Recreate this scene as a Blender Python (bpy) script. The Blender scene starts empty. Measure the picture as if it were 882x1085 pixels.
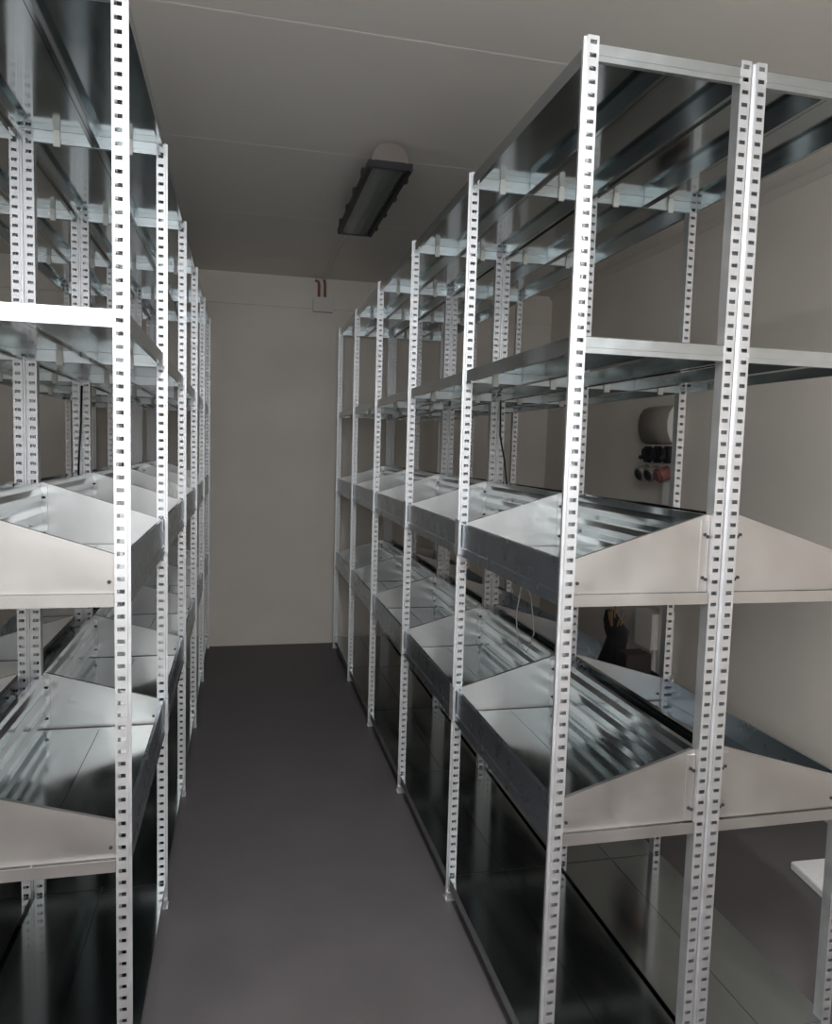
import bpy, bmesh, math, random
from mathutils import Vector, Matrix

scene = bpy.context.scene
COL = scene.collection
random.seed(7)

# ------------------------------------------------------------------ camera
YAW, PITCH, ROLL, FPX, CAM_Z = 0.231, -0.084, 0.0281, 791.88, 1.529
fw = Vector((math.sin(YAW)*math.cos(PITCH), math.cos(YAW)*math.cos(PITCH), math.sin(PITCH)))
rt = Vector((math.cos(YAW), -math.sin(YAW), 0))
up = rt.cross(fw)
rt2 = rt*math.cos(ROLL) + up*math.sin(ROLL)
up2 = -rt*math.sin(ROLL) + up*math.cos(ROLL)
cam = bpy.data.cameras.new('camera')
cam.sensor_fit = 'HORIZONTAL'; cam.sensor_width = 36.0
cam.lens = 36.0*FPX/882.0
cam.clip_start = 0.02
cam_o = bpy.data.objects.new('camera', cam); COL.objects.link(cam_o)
cam_o.matrix_world = Matrix(((rt2.x, up2.x, -fw.x, 0), (rt2.y, up2.y, -fw.y, 0),
                             (rt2.z, up2.z, -fw.z, CAM_Z), (0, 0, 0, 1)))
scene.camera = cam_o

# ------------------------------------------------------------------ world, light, exposure
world = bpy.data.worlds.new('overcast_sky'); scene.world = world
world.use_nodes = True
bg = world.node_tree.nodes['Background']
bg.inputs['Color'].default_value = (0.93, 0.97, 1.0, 1)
bg.inputs['Strength'].default_value = 2.0

ROOM_X0, ROOM_X1, ROOM_Y0, ROOM_Y1, ROOM_Z = -1.96, 2.43, -0.60, 5.74, 2.78
WIN_X0, WIN_X1, WIN_Z0, WIN_Z1 = -1.20, 1.30, 1.45, 2.70
portal = bpy.data.lights.new('window_daylight', 'AREA')
portal.shape = 'RECTANGLE'; portal.size = WIN_X1-WIN_X0; portal.size_y = WIN_Z1-WIN_Z0
portal.cycles.is_portal = True
po = bpy.data.objects.new('window_daylight', portal); COL.objects.link(po)
po.location = ((WIN_X0+WIN_X1)/2, ROOM_Y0-0.06, (WIN_Z0+WIN_Z1)/2)
po.rotation_euler = (math.radians(90), 0, 0)      # area lights shine along -Z: turned to +Y, into the room
LIT_X, LIT_Y, LIT_STRENGTH = 0.25, 0.20, 54.0      # the lit ceiling lamp above the camera (built with the other lamp)
v = scene.view_settings
v.view_transform = 'Standard'; v.look = 'None'; v.gamma = 1.0; v.use_curve_mapping = False
v.exposure = 1.45
scene.cycles.use_denoising = True
scene.cycles.max_bounces = 14
scene.cycles.glossy_bounces = 8
scene.cycles.diffuse_bounces = 6
scene.cycles.sample_clamp_indirect = 10

# ------------------------------------------------------------------ materials
def mat(name, col, rough=0.5, metal=0.0, noise=None, nscale=30, rvar=0.0, bump=0.0, bscale=200, stretch=(1, 1, 1), spec=0.5):
    m = bpy.data.materials.new(name); m.use_nodes = True
    nt = m.node_tree; b = nt.nodes['Principled BSDF']
    b.inputs['Base Color'].default_value = (*col, 1)
    b.inputs['Roughness'].default_value = rough
    b.inputs['Metallic'].default_value = metal
    b.inputs['Specular IOR Level'].default_value = spec
    tc = nt.nodes.new('ShaderNodeTexCoord')
    mp = nt.nodes.new('ShaderNodeMapping'); mp.inputs['Scale'].default_value = stretch
    nt.links.new(tc.outputs['Object'], mp.inputs['Vector'])
    nz = nt.nodes.new('ShaderNodeTexNoise'); nz.inputs['Scale'].default_value = nscale
    nz.inputs['Detail'].default_value = 4
    nt.links.new(mp.outputs['Vector'], nz.inputs['Vector'])
    if noise:
        r = nt.nodes.new('ShaderNodeValToRGB')
        r.color_ramp.elements[0].position = 0.3; r.color_ramp.elements[1].position = 0.7
        r.color_ramp.elements[0].color = (*[c*(1-noise) for c in col], 1)
        r.color_ramp.elements[1].color = (*[min(1, c*(1+noise)) for c in col], 1)
        nt.links.new(nz.outputs['Fac'], r.inputs['Fac'])
        nt.links.new(r.outputs['Color'], b.inputs['Base Color'])
    if rvar:
        mr = nt.nodes.new('ShaderNodeMapRange')
        mr.inputs['From Min'].default_value = 0.3; mr.inputs['From Max'].default_value = 0.7
        mr.inputs['To Min'].default_value = rough-rvar; mr.inputs['To Max'].default_value = rough+rvar
        nt.links.new(nz.outputs['Fac'], mr.inputs['Value'])
        nt.links.new(mr.outputs['Result'], b.inputs['Roughness'])
    if bump:
        n2 = nt.nodes.new('ShaderNodeTexNoise'); n2.inputs['Scale'].default_value = bscale
        n2.inputs['Detail'].default_value = 2
        nt.links.new(mp.outputs['Vector'], n2.inputs['Vector'])
        bp = nt.nodes.new('ShaderNodeBump'); bp.inputs['Strength'].default_value = bump
        bp.inputs['Distance'].default_value = 0.002
        nt.links.new(n2.outputs['Fac'], bp.inputs['Height'])
        nt.links.new(bp.outputs['Normal'], b.inputs['Normal'])
    return m

M = {
 'wall':   mat('painted_wall', (0.74, 0.69, 0.635), 0.7, noise=0.03, nscale=3, bump=0.15, bscale=90),
 'ceil':   mat('ceiling_panel_paint', (0.80, 0.765, 0.72), 0.55, noise=0.02, nscale=2),
 'joint':  mat('joint_sealant', (0.88, 0.85, 0.81), 0.8),
 'floor':  mat('painted_concrete', (0.115, 0.107, 0.112), 0.48, noise=0.10, nscale=4, rvar=0.06, bump=0.05, bscale=60, spec=0.2),
 'post':   mat('galvanised_upright', (0.76, 0.77, 0.79), 0.54, 1.0, noise=0.04, nscale=25, rvar=0.05),
 'sheet':  mat('galvanised_sheet', (0.49, 0.53, 0.535), 0.125, 1.0, noise=0.05, nscale=14, rvar=0.03, stretch=(1, .25, 1), bump=0.015, bscale=25),
 'board':  mat('galvanised_board', (0.42, 0.47, 0.52), 0.28, 1.0, noise=0.02, nscale=14, rvar=0.015),
 'panel':  mat('galvanised_divider', (0.63, 0.615, 0.605), 0.45, 1.0, noise=0.04, nscale=9, rvar=0.06),
 'beam':   mat('galvanised_beam', (0.62, 0.66, 0.68), 0.36, 1.0, noise=0.04, nscale=20, rvar=0.05),
 'clip':   mat('white_plastic', (0.75, 0.76, 0.72), 0.45),
 'bolt':   mat('dark_bolt', (0.03, 0.03, 0.035), 0.5),
 'pvc':    mat('grey_white_plastic', (0.68, 0.65, 0.61), 0.5),
 'white':  mat('white_box_plastic', (0.86, 0.84, 0.80), 0.45),
 'pvcg':   mat('grey_plastic', (0.27, 0.25, 0.225), 0.45),
 'black':  mat('black_plastic', (0.012, 0.012, 0.016), 0.45),
 'red':    mat('red_plastic', (0.26, 0.10, 0.09), 0.45),
 'redpipe': mat('reddish_conduit', (0.25, 0.09, 0.07), 0.5),
 'lens':   mat('lamp_lens', (0.10, 0.125, 0.115), 0.22, bump=0.1, bscale=120),
 'housing': mat('lamp_housing', (0.20, 0.17, 0.155), 0.5),
 'foam':   mat('foam_board', (0.78, 0.78, 0.80), 0.8, noise=0.03, nscale=60, bump=0.2, bscale=200),
 'cloth':  mat('black_cloth', (0.010, 0.010, 0.014), 0.85, bump=0.3, bscale=120),
 'straw':  mat('tan_strand', (0.24, 0.15, 0.07), 0.6),
 'brown':  mat('dark_cardboard', (0.03, 0.022, 0.02), 0.8),
 'wire':   mat('pale_wire', (0.42, 0.42, 0.40), 0.5),
 'frame':  mat('window_frame_paint', (0.45, 0.44, 0.43), 0.5),
}

# ------------------------------------------------------------------ mesh helpers
class MB:
    """collects boxes, prisms and cylinders into one mesh"""
    def __init__(s): s.v = []; s.f = []; s.sm = []
    def poly(s, pts, faces, smooth=False):
        n = len(s.v); s.v += [tuple(q) for q in pts]
        for f in faces: s.f.append([n+i for i in f]); s.sm.append(smooth)
        return s
    def box(s, x0, x1, y0, y1, z0, z1):
        return s.poly([(x0,y0,z0),(x1,y0,z0),(x1,y1,z0),(x0,y1,z0),(x0,y0,z1),(x1,y0,z1),(x1,y1,z1),(x0,y1,z1)],
               [(0,3,2,1),(4,5,6,7),(0,1,5,4),(1,2,6,5),(2,3,7,6),(3,0,4,7)])
    def prism(s, prof, axis, a0, a1, smooth=False):
        """extrude a closed 2D outline along an axis ('x': (y,z), 'y': (x,z), 'z': (x,y))"""
        def P(q, a):
            return (a, q[0], q[1]) if axis == 'x' else (q[0], a, q[1]) if axis == 'y' else (q[0], q[1], a)
        n = len(prof)
        pts = [P(q, a0) for q in prof]+[P(q, a1) for q in prof]
        fs = [(i, (i+1) % n, n+(i+1) % n, n+i) for i in range(n)]
        s.poly(pts, fs, smooth); b = len(s.v)-2*n
        s.f.append([b+i for i in range(n)][::-1]); s.sm.append(False)
        s.f.append([b+n+i for i in range(n)]); s.sm.append(False)
        return s
    def tube(s, path, r, n=8):
        path = [Vector(q) for q in path]; rings = []
        for i, q in enumerate(path):
            t = (path[min(i+1, len(path)-1)]-path[max(i-1, 0)]).normalized()
            a = Vector((0, 0, 1)) if abs(t.z) < .9 else Vector((1, 0, 0))
            e1 = t.cross(a).normalized(); e2 = t.cross(e1)
            rr = r[i] if isinstance(r, (list, tuple)) else r
            rings.append([q+(e1*math.cos(2*math.pi*k/n)+e2*math.sin(2*math.pi*k/n))*rr for k in range(n)])
        pts = [q for ring in rings for q in ring]
        fs = [(i*n+k, i*n+(k+1) % n, (i+1)*n+(k+1) % n, (i+1)*n+k) for i in range(len(path)-1) for k in range(n)]
        s.poly(pts, fs, True); b = len(s.v)-len(pts)
        s.f.append([b+k for k in range(n)][::-1]); s.sm.append(False)
        s.f.append([b+(len(path)-1)*n+k for k in range(n)]); s.sm.append(False)
        return s
    def mesh(s, name, material, bevel=0.0):
        me = bpy.data.meshes.new(name)
        me.from_pydata(s.v, [], s.f); me.update()
        for p_, sm in zip(me.polygons, s.sm): p_.use_smooth = sm
        bm = bmesh.new(); bm.from_mesh(me)
        bmesh.ops.recalc_face_normals(bm, faces=bm.faces)
        if bevel:
            bmesh.ops.bevel(bm, geom=[e for e in bm.edges if e.is_manifold and e.calc_face_angle(0) > .5],
                            offset=bevel, segments=2, affect='EDGES', clamp_overlap=True)
        bm.to_mesh(me); bm.free()
        me.materials.append(material)
        return me

def obj(name, me, parent=None, loc=(0, 0, 0)):
    o = bpy.data.objects.new(name, me); COL.objects.link(o)
    o.location = loc
    if parent is not None: o.parent = parent
    return o
def tag(o, label=None, cat=None, group=None, kind=None):
    if label: o['label'] = label
    if cat: o['category'] = cat
    if group: o['group'] = group
    if kind: o['kind'] = kind
    return o
def empty(name, loc):
    o = bpy.data.objects.new(name, None); COL.objects.link(o); o.location = loc
    o.empty_display_size = .1
    return o
def bx(x0, x1, y0, y1, z0, z1): return MB().box(x0, x1, y0, y1, z0, z1)

# ------------------------------------------------------------------ the room
T = 0.12
def struct(name, mb, m, label=None):
    o = obj(name, mb.mesh(name, m)); tag(o, label, None, None, 'structure'); return o
struct('floor', bx(ROOM_X0-T, ROOM_X1+T, ROOM_Y0-T, ROOM_Y1+T, -0.1, 0), M['floor'], 'dark grey painted concrete floor with a slight sheen')
struct('wall_back', bx(ROOM_X0-T, ROOM_X1+T, ROOM_Y1, ROOM_Y1+T, 0, ROOM_Z), M['wall'], 'plain warm grey wall at the end of the aisle')
struct('wall_right', bx(ROOM_X1, ROOM_X1+T, ROOM_Y0, ROOM_Y1, 0, ROOM_Z), M['wall'], 'plain warm grey wall carrying the socket panel')
struct('wall_left', bx(ROOM_X0-T, ROOM_X0, ROOM_Y0, ROOM_Y1, 0, ROOM_Z), M['wall'], 'plain warm grey wall behind the left racks')
wf = MB()
wf.box(ROOM_X0-T, WIN_X0, ROOM_Y0-T, ROOM_Y0, 0, ROOM_Z)
wf.box(WIN_X1, ROOM_X1+T, ROOM_Y0-T, ROOM_Y0, 0, ROOM_Z)
wf.box(WIN_X0, WIN_X1, ROOM_Y0-T, ROOM_Y0, WIN_Z1, ROOM_Z)
wf.box(WIN_X0, WIN_X1, ROOM_Y0-T, ROOM_Y0, 0, WIN_Z0)
struct('wall_front', wf, M['wall'], 'wall with the wide high window behind the camera')
wn = MB()
for a_, b_, c_, d_ in ((WIN_X0, WIN_X1, WIN_Z0, WIN_Z0+.04), (WIN_X0, WIN_X1, WIN_Z1-.04, WIN_Z1), (WIN_X0, WIN_X0+.04, WIN_Z0+.04, WIN_Z1-.04), (WIN_X1-.04, WIN_X1, WIN_Z0+.04, WIN_Z1-.04)):
    wn.box(a_, b_, ROOM_Y0-.05, ROOM_Y0-.01, c_, d_)
for i in (1, 2):
    xx = WIN_X0+(WIN_X1-WIN_X0)*i/3
    wn.box(xx-.02, xx+.02, ROOM_Y0-.05, ROOM_Y0-.01, WIN_Z0+.04, WIN_Z1-.04)
struct('window_1', wn, M['frame'], 'wide open window frame high in the front wall')
ce = struct('ceiling', bx(ROOM_X0-T, ROOM_X1+T, ROOM_Y0-T, ROOM_Y1+T, ROOM_Z+.004, ROOM_Z+.1), M['ceil'], 'warm grey panelled ceiling with pale joints')
seams = [.44, 1.40, 2.36, 3.32, 4.29, 5.25]
edges = [ROOM_Y0] + seams + [ROOM_Y1]
pan_cache = {}
for a, b in zip(edges[:-1], edges[1:]):
    key = round(b-a, 3)
    if key not in pan_cache:
        pan_cache[key] = bx(ROOM_X0, ROOM_X1, .004, b-a-.004, 0, .006).mesh('ceiling_panel', M['ceil'])
    obj('ceiling_panel', pan_cache[key], ce, (0, a, ROOM_Z-.001))
jm = bx(ROOM_X0, ROOM_X1, -.005, .005, 0, .006).mesh('joint_strip', M['joint'])
for s_ in seams: obj('joint_strip', jm, ce, (0, s_, ROOM_Z-.0014))
struct('trim_1', MB().prism([(ROOM_X1-.03, ROOM_Z-.002), (ROOM_X1-.001, ROOM_Z-.002), (ROOM_X1-.001, ROOM_Z-.035), (ROOM_X1-.006, ROOM_Z-.035)], 'y', ROOM_Y0, ROOM_Y1), M['pvc'], 'slim corner strip where right wall meets ceiling')

# ------------------------------------------------------------------ shelving racks
H, PW, PD, D, PITCH_H = 2.4, .026, .029, .392, 2.4/90
def upright_mesh(H, n, side):
    """perforated steel upright: front plate with real slots, two sides, open back"""
    mb = MB(); hw, hh, t = .0076, .0045, .002
    xs = [-PW/2, -hw, hw, PW/2]
    for i in range(n):
        z0 = i*PITCH_H; zc = z0+PITCH_H/2; z1 = z0+PITCH_H
        zs = [z0, zc-hh, zc+hh, z1]
        pts = [(x, 0, z) for z in zs for x in xs]
        fs = []
        for r in range(3):
            for c in range(3):
                if r == 1 and c == 1: continue
                a = r*4+c; fs.append((a, a+1, a+5, a+4))
        mb.poly(pts, fs)
        q = [(-hw, zc-hh), (hw, zc-hh), (hw, zc+hh), (-hw, zc+hh)]
        pts = [(x, 0, z) for x, z in q]+[(x, t, z) for x, z in q]
        mb.poly(pts, [(j, (j+1) % 4, 4+(j+1) % 4, 4+j) for j in range(4)])
    mb.box(-PW/2, -PW/2+t, .0002, PD, 0, H)
    mb.box(PW/2-t, PW/2, .0002, PD, 0, H)
    mb.box(-PW/2+t, -PW/2+.007, PD-t, PD, 0, H)      # open channel with folded returns at the back
    mb.box(PW/2-.007, PW/2-t, PD-t, PD, 0, H)
    # rolled outer flange set back behind the slotted face
    if side < 0: mb.box(-PW/2-.0060, -PW/2, .008, .0098, .0, H)
    else: mb.box(PW/2, PW/2+.0060, .008, .0098, .0, H)
    me = bpy.data.meshes.new('upright')
    me.from_pydata(mb.v, [], mb.f); me.update()
    bm = bmesh.new(); bm.from_mesh(me)
    bmesh.ops.remove_doubles(bm, verts=bm.verts, dist=1e-6)
    bm.to_mesh(me); bm.free()
    me.materials.append(M['post'])
    return me
UPR = {q: upright_mesh(H, 90, q) for q in (-1, 1)}
UPR_TALL = {q: upright_mesh(PITCH_H*91, 91, q) for q in (-1, 1)}
FOOT = bx(-.020, .020, -.004, PD+.006, 0, .004).box(-PW/2-.003, PW/2+.003, -.003, PD+.003, .004, .030).mesh('foot', M['post'], 0)

def plank_mesh(w, length, flange):
    """shelf plank: top sheet with folded edges, seen from above and below"""
    t = .0014; g = .0008; r = .012
    x0, x1 = g, w-g
    prof = [(x0, 0), (x1, 0), (x1, -flange), (x1-r, -flange), (x1-r, -flange+t), (x1-t, -flange+t), (x1-t, -t),
            (x0+t, -t), (x0+t, -flange+t), (x0+r, -flange+t), (x0+r, -flange), (x0, -flange)]
    return MB().prism(prof, 'y', .002, length-.002).mesh('plank', M['sheet'])
def beam_mesh(s):
    mb = MB(); x0, x1 = PW, D-PW
    mb.box(s*x0, s*x1, 0.001, .003, 0, .034)
    mb.box(s*x0, s*x1, 0.003, .020, .0325, .034)
    mb.box(s*x0, s*x1, 0.003, .012, 0, .0015)
    mb.box(s*x0, s*x1, -.001, .001, .012, .016)
    return mb.mesh('cross_beam', M['beam'])
CLIP = MB().prism([(-.009, .000), (.009, 0), (.010, .02), (.007, .046), (-.007, .046), (-.010, .02)], 'y', -.007, .0).mesh('clip', M['clip'])
def divider_mesh(s, hf, hb):
    """sloping gable sheet with a folded foot lip and a back flange; origin at the lip's lower edge"""
    mb = MB(); u0, u1 = PW+.001, D-PW-.001
    mb.prism([(s*u0, .003), (s*u1, .003), (s*u1, hb), (s*(u1-.01), hb), (s*u0, hf)], 'y', .013, .0148)
    mb.box(s*u0, s*u1, .001, .013, .001, .028)
    mb.box(s*(u1-.022), s*(u1-.001), .010, .013, .03, hb-.012)
    # hemmed top edge
    a = Vector((s*u0, 0, hf)); b = Vector((s*(u1-.01), 0, hb))
    mb.prism([(a.x, a.z-.004), (b.x, b.z-.004), (b.x, b.z+.001), (a.x, a.z+.001)], 'y', .0118, .022)
    return mb.mesh('divider', M['panel'])
BOLT = MB().tube([(0, 0, 0), (0, -.003, 0)], .0042, 8).mesh('bolt', M['bolt'])
def front_board_mesh(s, hf, length):
    """upright lip along the open side: upper sheet, foot step, folded top edge"""
    prof = [(0, 0), (0, .026), (.003, .030), (.003, hf-.003), (.005, hf), (.013, hf), (.013, hf-.002), (.0055, hf-.002),
            (.0048, hf-.004), (.0048, .029), (.002, .0255), (.002, .0015), (.016, .0015), (.016, 0)]
    return MB().prism([(s*a, z) for a, z in prof], 'y', PD, length-.001).mesh('front_board', M['board'])
def bracket_mesh(s, hf):
    mb = MB()
    mb.box(s*-.0082, s*-.0060, -.012, PD, .0, hf+.012)
    mb.box(s*-.0060, s*.0, -.012, -.001, .004, hf)
    return mb.mesh('end_bracket', M['post'])
def back_panel_mesh(s, h, length):
    """back sheet with three lengthwise ribs, inside the back posts"""
    ub = D-PW-.004; pr = [(ub, .028)]
    n = 3; z0, z1 = .034, h-.012; st = (z1-z0)/n
    for i in range(n):
        a = z0+i*st
        pr += [(ub, a), (ub-.008, a+st*.28), (ub-.008, a+st*.62), (ub, a+st*.9)]
    pr += [(ub, h), (ub+.014, h)]
    back = [(u+.0015, z-.0012) for u, z in pr[:-1]][::-1]
    prof = pr+[(ub+.014, h-.0012)]+back
    return MB().prism([(s*a, z) for a, z in prof], 'y', .024, length+.010).mesh('back_panel', M['sheet'])

def rack(name, label, x0, s, y0, L, trays, flats, nb=5, upr=None):
    """x0: the open face, s: +1 when the shelves lie towards larger x"""
    root = empty(name, (x0+s*D/2, y0, 0)); tag(root, label, 'shelving rack', 'galvanised shelving racks')
    ox = -s*D/2
    def put(n, me, u, y, z, parent=root):
        return obj(n, me, parent, (ox+s*u, y, z))
    for k in range(nb+1):
        for u, q in ((PW/2, -s), (D-PW/2, s)):
            o = put('upright', (upr or UPR)[q], u, k*L, 0)
            obj('foot', FOOT, o)
    pw = D/2
    PL = plank_mesh(pw, L, .036)
    bm_ = beam_mesh(s)
    for zt in flats:
        for k in range(nb):
            for j in range(2):
                obj('plank', PL, root, (ox+(s*j*pw if s > 0 else -(j+1)*pw), k*L, zt))
        for k in range(nb+1):
            b = obj('cross_beam', bm_, root, (ox, k*L, zt-.036))
            if k and zt > 1:
                for u in (.26*D, .77*D): obj('clip', CLIP, b, (s*u, -.001, -.010))
    for zb, hf, hb in trays:
        dm = divider_mesh(s, hf, hb); fm = front_board_mesh(s, hf, L); br = bracket_mesh(s, hf); bk = back_panel_mesh(s, hb, L)
        for k in range(nb):
            for j in range(2):
                obj('plank', PLT[s](pw, L), root, (ox+(s*j*pw if s > 0 else -(j+1)*pw), k*L, zb+.028))
            f = obj('front_board', fm, root, (ox, k*L, zb))
            obj('end_bracket', br, f, (0, L, 0))
            obj('back_panel', bk, root, (ox, k*L, zb))
        for k in range(nb+1):
            d_ = obj('divider', dm, root, (ox, k*L, zb))
            for u, z in ((D-PW-.014, hb-.045), (D-PW-.006, hb-.05), (D-PW-.014, .062), (D-PW-.006, .058)):
                obj('bolt', BOLT, d_, (s*u, .0098, z))
            obj('bolt', BOLT, d_, (s*(PW+.012), .0128, .052))
    return root
_pc = {}
def _plt(pw, L):
    if (pw, L) not in _pc: _pc[(pw, L)] = plank_mesh(pw, L, .024)
    return _pc[(pw, L)]
PLT = {1: _plt, -1: _plt}

XR, XL, DD, YR, YL, LR, LLn = .6966, -.2311, .3987, 1.5159, 1.6475, .8113, .8085
T3R, T4R = (1.187, .105, .208), (.630, .108, .204)
T3L, T4L = (1.180, .110, .216), (.597, .109, .206)
FL = [2.386, 1.783, .088]
rack('shelving_rack', 'galvanised steel shelving rack on the right of the aisle with sloped tray dividers', XR, 1, YR, LR, [T3R, T4R], FL)
rack('shelving_rack', 'galvanised shelving rack standing back to back behind the right aisle rack, facing the socket wall', XR+2*DD, -1, YR, LR, [T3R, T4R], FL)
FLL = [2.4262, 1.795, .088]
rack('shelving_rack', 'galvanised steel shelving rack on the left of the aisle with bright near divider', XL, -1, YL, LLn, [T3L, T4L], FLL, upr=UPR_TALL)
rack('shelving_rack', 'galvanised shelving rack behind the left aisle rack at the left edge of the photo', XL-2*DD, 1, YL, LLn, [T3L, T4L], FLL, upr=UPR_TALL)

# ------------------------------------------------------------------ ceiling lamp
def lamp_glow(name, col, strength):
    m = mat(name, col, 0.3); b_ = m.node_tree.nodes['Principled BSDF']
    b_.inputs['Emission Color'].default_value = (*col, 1); b_.inputs['Emission Strength'].default_value = strength
    return m
hp = [(-.078, -.108), (.078, -.108), (.076, -.085), (.066, -.055), (.045, -.032), (.02, -.022), (-.02, -.022), (-.045, -.032), (-.066, -.055), (-.076, -.085)]
def ceiling_lamp(loc, label, lens_mat):
    lamp = empty('ceiling_lamp', loc); tag(lamp, label, 'lamp', 'ceiling lamps')
    obj('housing', MB().prism(hp, 'y', -.485, .485, True).mesh('housing', M['housing']), lamp)
    for yy in (-.3, .3):
        obj('mounting_bracket', bx(-.03, .03, yy-.02, yy+.02, -.030, 0).mesh('mounting_bracket', M['housing']), lamp)
    fr = MB()
    for a in ((-.092, -.070, -.5, .5), (.070, .092, -.5, .5), (-.070, .070, -.5, -.478), (-.070, .070, .478, .5)):
        fr.box(a[0], a[1], a[2], a[3], -.128, -.098)
    obj('lens_frame', fr.mesh('lens_frame', M['black'], .003), lamp)
    obj('lens', MB().prism([(-.070, -.109), (-.070, -.116), (-.05, -.124), (-.018, -.1265), (.018, -.1265), (.05, -.124), (.070, -.116), (.070, -.109)], 'y', -.478, .478).mesh('lens', lens_mat), lamp)
    lc = bx(-.006, .006, -.016, .016, -.130, -.090).mesh('lens_clip', M['black'], .002)
    for yy in (-.36, -.12, .12, .36):
        for sx in (-1, 1): obj('lens_clip', lc, lamp, (sx*.094, yy, 0))
ceiling_lamp((.577, 3.565, ROOM_Z-.001), 'unlit rectangular ceiling lamp with dark frame and grey lens above the aisle', M['lens'])
ceiling_lamp((LIT_X, LIT_Y, ROOM_Z-.001), 'lit rectangular ceiling lamp overhead near the front wall', lamp_glow('lit_lens', (1.0, .985, .96), LIT_STRENGTH))
cab = MB().tube([(.577, 4.05, ROOM_Z-.012), (.585, 4.5, ROOM_Z-.010), (.583, 5.70, ROOM_Z-.010)], .009)
tag(obj('ceiling_conduit', cab.mesh('ceiling_conduit', M['white'])), 'thin pale conduit running along ceiling from lamp to back wall', 'conduit')

# ------------------------------------------------------------------ back wall box and conduits
jb = empty('junction_box', (.585, ROOM_Y1, 2.53)); tag(jb, 'small wall-coloured junction box high on the back wall', 'junction box')
obj('box_body', bx(-.073, .073, -.06, -.001, 0, .092).mesh('box_body', M['pvc'], .004), jb)
obj('box_lid', bx(-.075, .075, -.072, -.06, -.003, .102).mesh('box_lid', M['pvc'], .004), jb)
for i, (xx, top) in enumerate(((.553, 2.765), (.598, 2.772))):
    t_ = MB().tube([(xx, ROOM_Y1-.03, 2.633), (xx, ROOM_Y1-.03, top-.04), (xx-.004, ROOM_Y1-.030, top-.015), (xx-(.03 if i == 0 else .012), ROOM_Y1-.03, top-.008)], .009)
    tag(obj('conduit_stub', t_.mesh('conduit_stub', M['redpipe'])), ['left reddish conduit dropping into the back wall junction box', 'right reddish conduit dropping into the back wall junction box'][i], 'conduit', 'conduits into junction box')
tag(obj('wall_trunking', MB().box(ROOM_X0+.01, .508, ROOM_Y1-.016, ROOM_Y1-.001, 2.553, 2.573).mesh('wall_trunking', M['wall'])), 'slim trunking across the back wall left of the junction box', 'trunking')
tag(obj('wall_trunking', MB().box(.664, ROOM_X1-.01, ROOM_Y1-.016, ROOM_Y1-.001, 2.556, 2.574).mesh('wall_trunking', M['wall'])), 'slim trunking across the back wall right of the junction box', 'trunking')

# ------------------------------------------------------------------ socket panel on the right wall
sp = empty('socket_panel', (ROOM_X1, 3.95, 1.38)); tag(sp, 'grey distribution box with three black switches and three round sockets on right wall', 'socket panel')
cov = [(-.001, .215), (-.04, .215), (-.075, .235), (-.098, .29), (-.102, .34), (-.092, .39), (-.07, .425), (-.035, .44), (-.001, .44)]
obj('breaker_cover', MB().prism(cov, 'y', -.150, .165, True).mesh('breaker_cover', M['pvcg']), sp)
obj('side_cap', MB().prism(cov, 'y', -.156, -.1505).mesh('side_cap', M['pvc']), sp)
obj('back_plate', bx(-.045, -.001, -.155, .165, 0, .214).mesh('back_plate', M['pvc'], .006), sp)
sw = MB().box(-.030, 0, -.030, .030, 0, .098).box(-.055, -.030, -.012, .012, .02, .085).mesh('switch', M['black'], .006)
kn = MB().box(-.022, 0, -.014, .014, -.012, .012).mesh('knob', M['black'], .004)
for i in range(3):
    yy = .105-i*.107
    o = obj('switch', sw, sp, (-.0455, yy, .108)); obj('knob', kn, o, (-.0555, -.012, .03))
    q = MB().tube([(-.02, 0, 0), (-.06, 0, -.012), (-.085, 0, -.022)], [.040, .040, .043], 16).mesh('socket', M['red'] if i == 2 else M['pvcg'])
    so = obj('socket', q, sp, (-.030, yy, .056))
    if i == 2: so['label'] = 'red round socket'
    obj('socket_cap', MB().tube([(-.0855, 0, -.0222), (-.094, 0, -.0256)], [.033, .030], 16).mesh('socket_cap', M['black'] if i < 2 else M['red']), so)
tr = bx(ROOM_X1-.045, ROOM_X1-.001, 3.82, 3.905, .640, 1.379).mesh('wall_trunking', M['white'], .004)
tag(obj('wall_trunking', tr), 'white vertical trunking below the socket panel', 'trunking')
lb = empty('junction_box', (ROOM_X1, 3.925, .39)); tag(lb, 'white junction box low on the right wall under the socket panel', 'junction box')
obj('box_body', bx(-.075, -.001, -.065, .125, 0, .215).mesh('box_body', M['white'], .005), lb)
obj('box_lid', bx(-.088, -.075, -.067, .127, -.002, .217).mesh('box_lid', M['white'], .004), lb)
tag(obj('wall_trunking', bx(ROOM_X1-.05, ROOM_X1-.001, 3.765, 3.853, .02, .638).mesh('wall_trunking', M['white'], .004)), 'white trunking beside the low junction box reaching the floor', 'trunking')
tag(obj('wall_conduit', MB().tube([(ROOM_X1-.03, 3.90, .388), (ROOM_X1-.03, 3.90, .01)], .022, 12).mesh('wall_conduit', M['white'])), 'round pale conduit dropping from the low junction box to floor', 'conduit')

# ------------------------------------------------------------------ odds and ends
fb = MB().prism([(2.015, 2.28), (1.985, 2.05), (2.0, 1.72), (2.35, 1.70), (2.36, 2.27)], 'z', .002, .032).mesh('foam_board', M['foam'], .003)
tag(obj('foam_board', fb), 'thick white board lying on the floor beyond the right racks', 'board')

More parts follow.
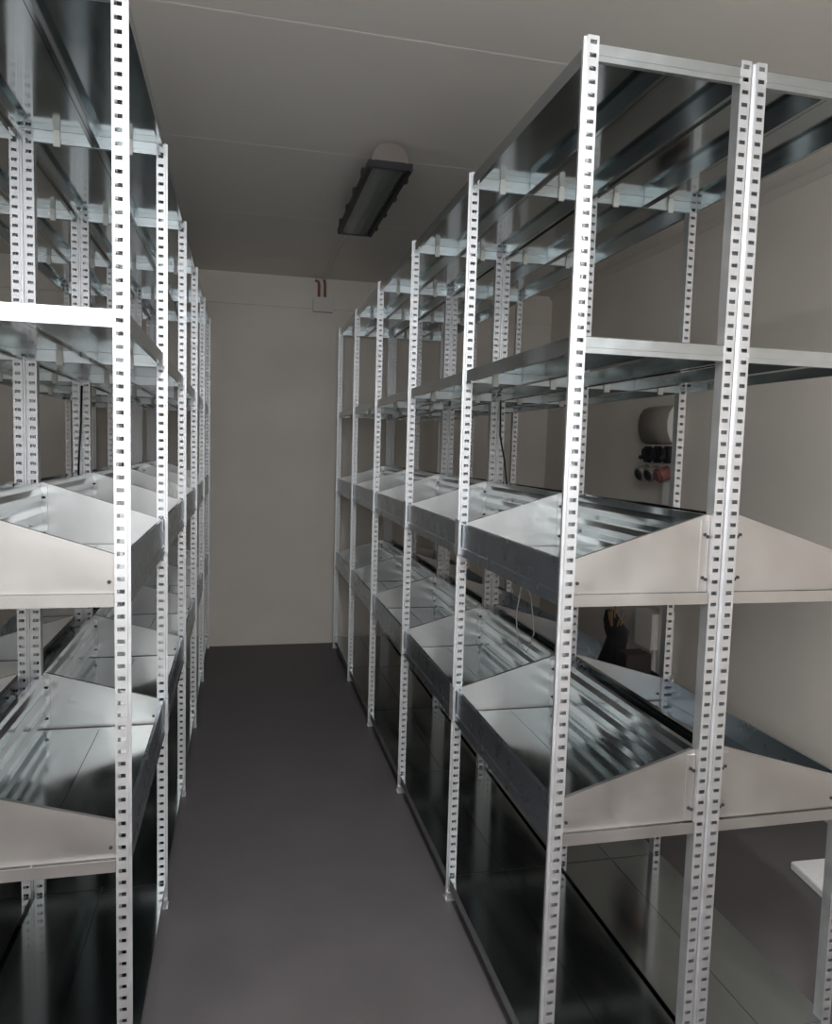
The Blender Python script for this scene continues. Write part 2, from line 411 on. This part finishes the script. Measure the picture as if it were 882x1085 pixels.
zt = T4R[0]+.0285
bag = empty('black_bag', (1.40, 2.57, zt)); tag(bag, 'crumpled black bag with tan strands sticking out, standing on right rear tray', 'bag')
bmb = MB(); rings = []
N = 14
for iz, (z, rx, ry, cx, cy) in enumerate(((0, .045, .085, 0, 0), (.03, .05, .09, 0, 0), (.08, .045, .075, 0, .005), (.13, .038, .052, .004, .0), (.17, .036, .050, .004, -.02), (.20, .040, .062, .0, -.012), (.235, .030, .040, 0, .02), (.27, .018, .022, 0, .035), (.272, .004, .004, 0, .035))):
    rings.append([(cx+rx*math.cos(2*math.pi*k/N)*(1+.12*math.sin(3*k+iz*1.3)), cy+ry*math.sin(2*math.pi*k/N)*(1+.10*math.cos(2*k+iz)), z) for k in range(N)])
bmb.poly([q for r in rings for q in r], [(i*N+k, i*N+(k+1) % N, (i+1)*N+(k+1) % N, (i+1)*N+k) for i in range(len(rings)-1) for k in range(N)], True)
bmb.f.append(list(range(N))); bmb.sm.append(False)
bmb.f.append([(len(rings)-1)*N+k for k in range(N)]); bmb.sm.append(False)
obj('bag_body', bmb.mesh('bag_body', M['cloth']), bag)
for i in range(9):
    a = random.uniform(-.02, .02); b = -.055+.011*i
    t_ = MB().tube([(a, -.015+.1*a, .17), (a*1.4, b*.6-.01, .24), (a*2, b-.02, .30+random.uniform(-.03, .02))], [.004, .0035, .002], 5)
    obj('strand', t_.mesh('strand', M['straw']), bag)
bb = empty('cardboard_box', (1.405, 2.43, zt)); tag(bb, 'dark brown box beside the black bag on right rear tray', 'box')
obj('box_body', bx(-.05, .05, -.04, .04, 0, .15).mesh('box_body', M['brown'], .002), bb)
for sx in (-1, 1):
    obj('flap', MB().prism([(0, .1505), (sx*.049, .1505), (sx*.049, .153), (0, .153)], 'y', -.039, .039).mesh('flap', M['brown']), bb)

def cable(name, label, path, r, m):
    return tag(obj(name, MB().tube(path, r, 6).mesh(name, m)), label, 'cable')
cable('hanging_cable', 'black cable hanging between the back-to-back posts of the right racks', [(XR+DD, YR+2*LR-.03, 1.745), (XR+DD-.004, YR+2*LR-.05, 1.60), (XR+DD+.004, YR+2*LR-.10, 1.48), (XR+DD+.002, YR+2*LR-.15, 1.37)], .004, M['black'])
cable('hanging_cable', 'black cable hanging between the back-to-back posts of the left racks', [(XL-DD+.003, YL+2*LLn-.006, 1.745), (XL-DD, YL+2*LLn-.01, 1.60), (XL-DD-.008, YL+2*LLn-.01, 1.48), (XL-DD-.012, YL+2*LLn-.012, 1.37)], .004, M['black'])
cable('hanging_wire', 'thin pale wire loop hanging under the right upper tray', [(.935, 2.395, 1.188), (.945, 2.395, 1.08), (.930, 2.398, .97), (.94, 2.40, .88), (.975, 2.40, .83), (1.00, 2.40, .90), (.985, 2.40, 1.02), (.962, 2.398, 1.10), (.955, 2.395, 1.188)], .0022, M['wire'])
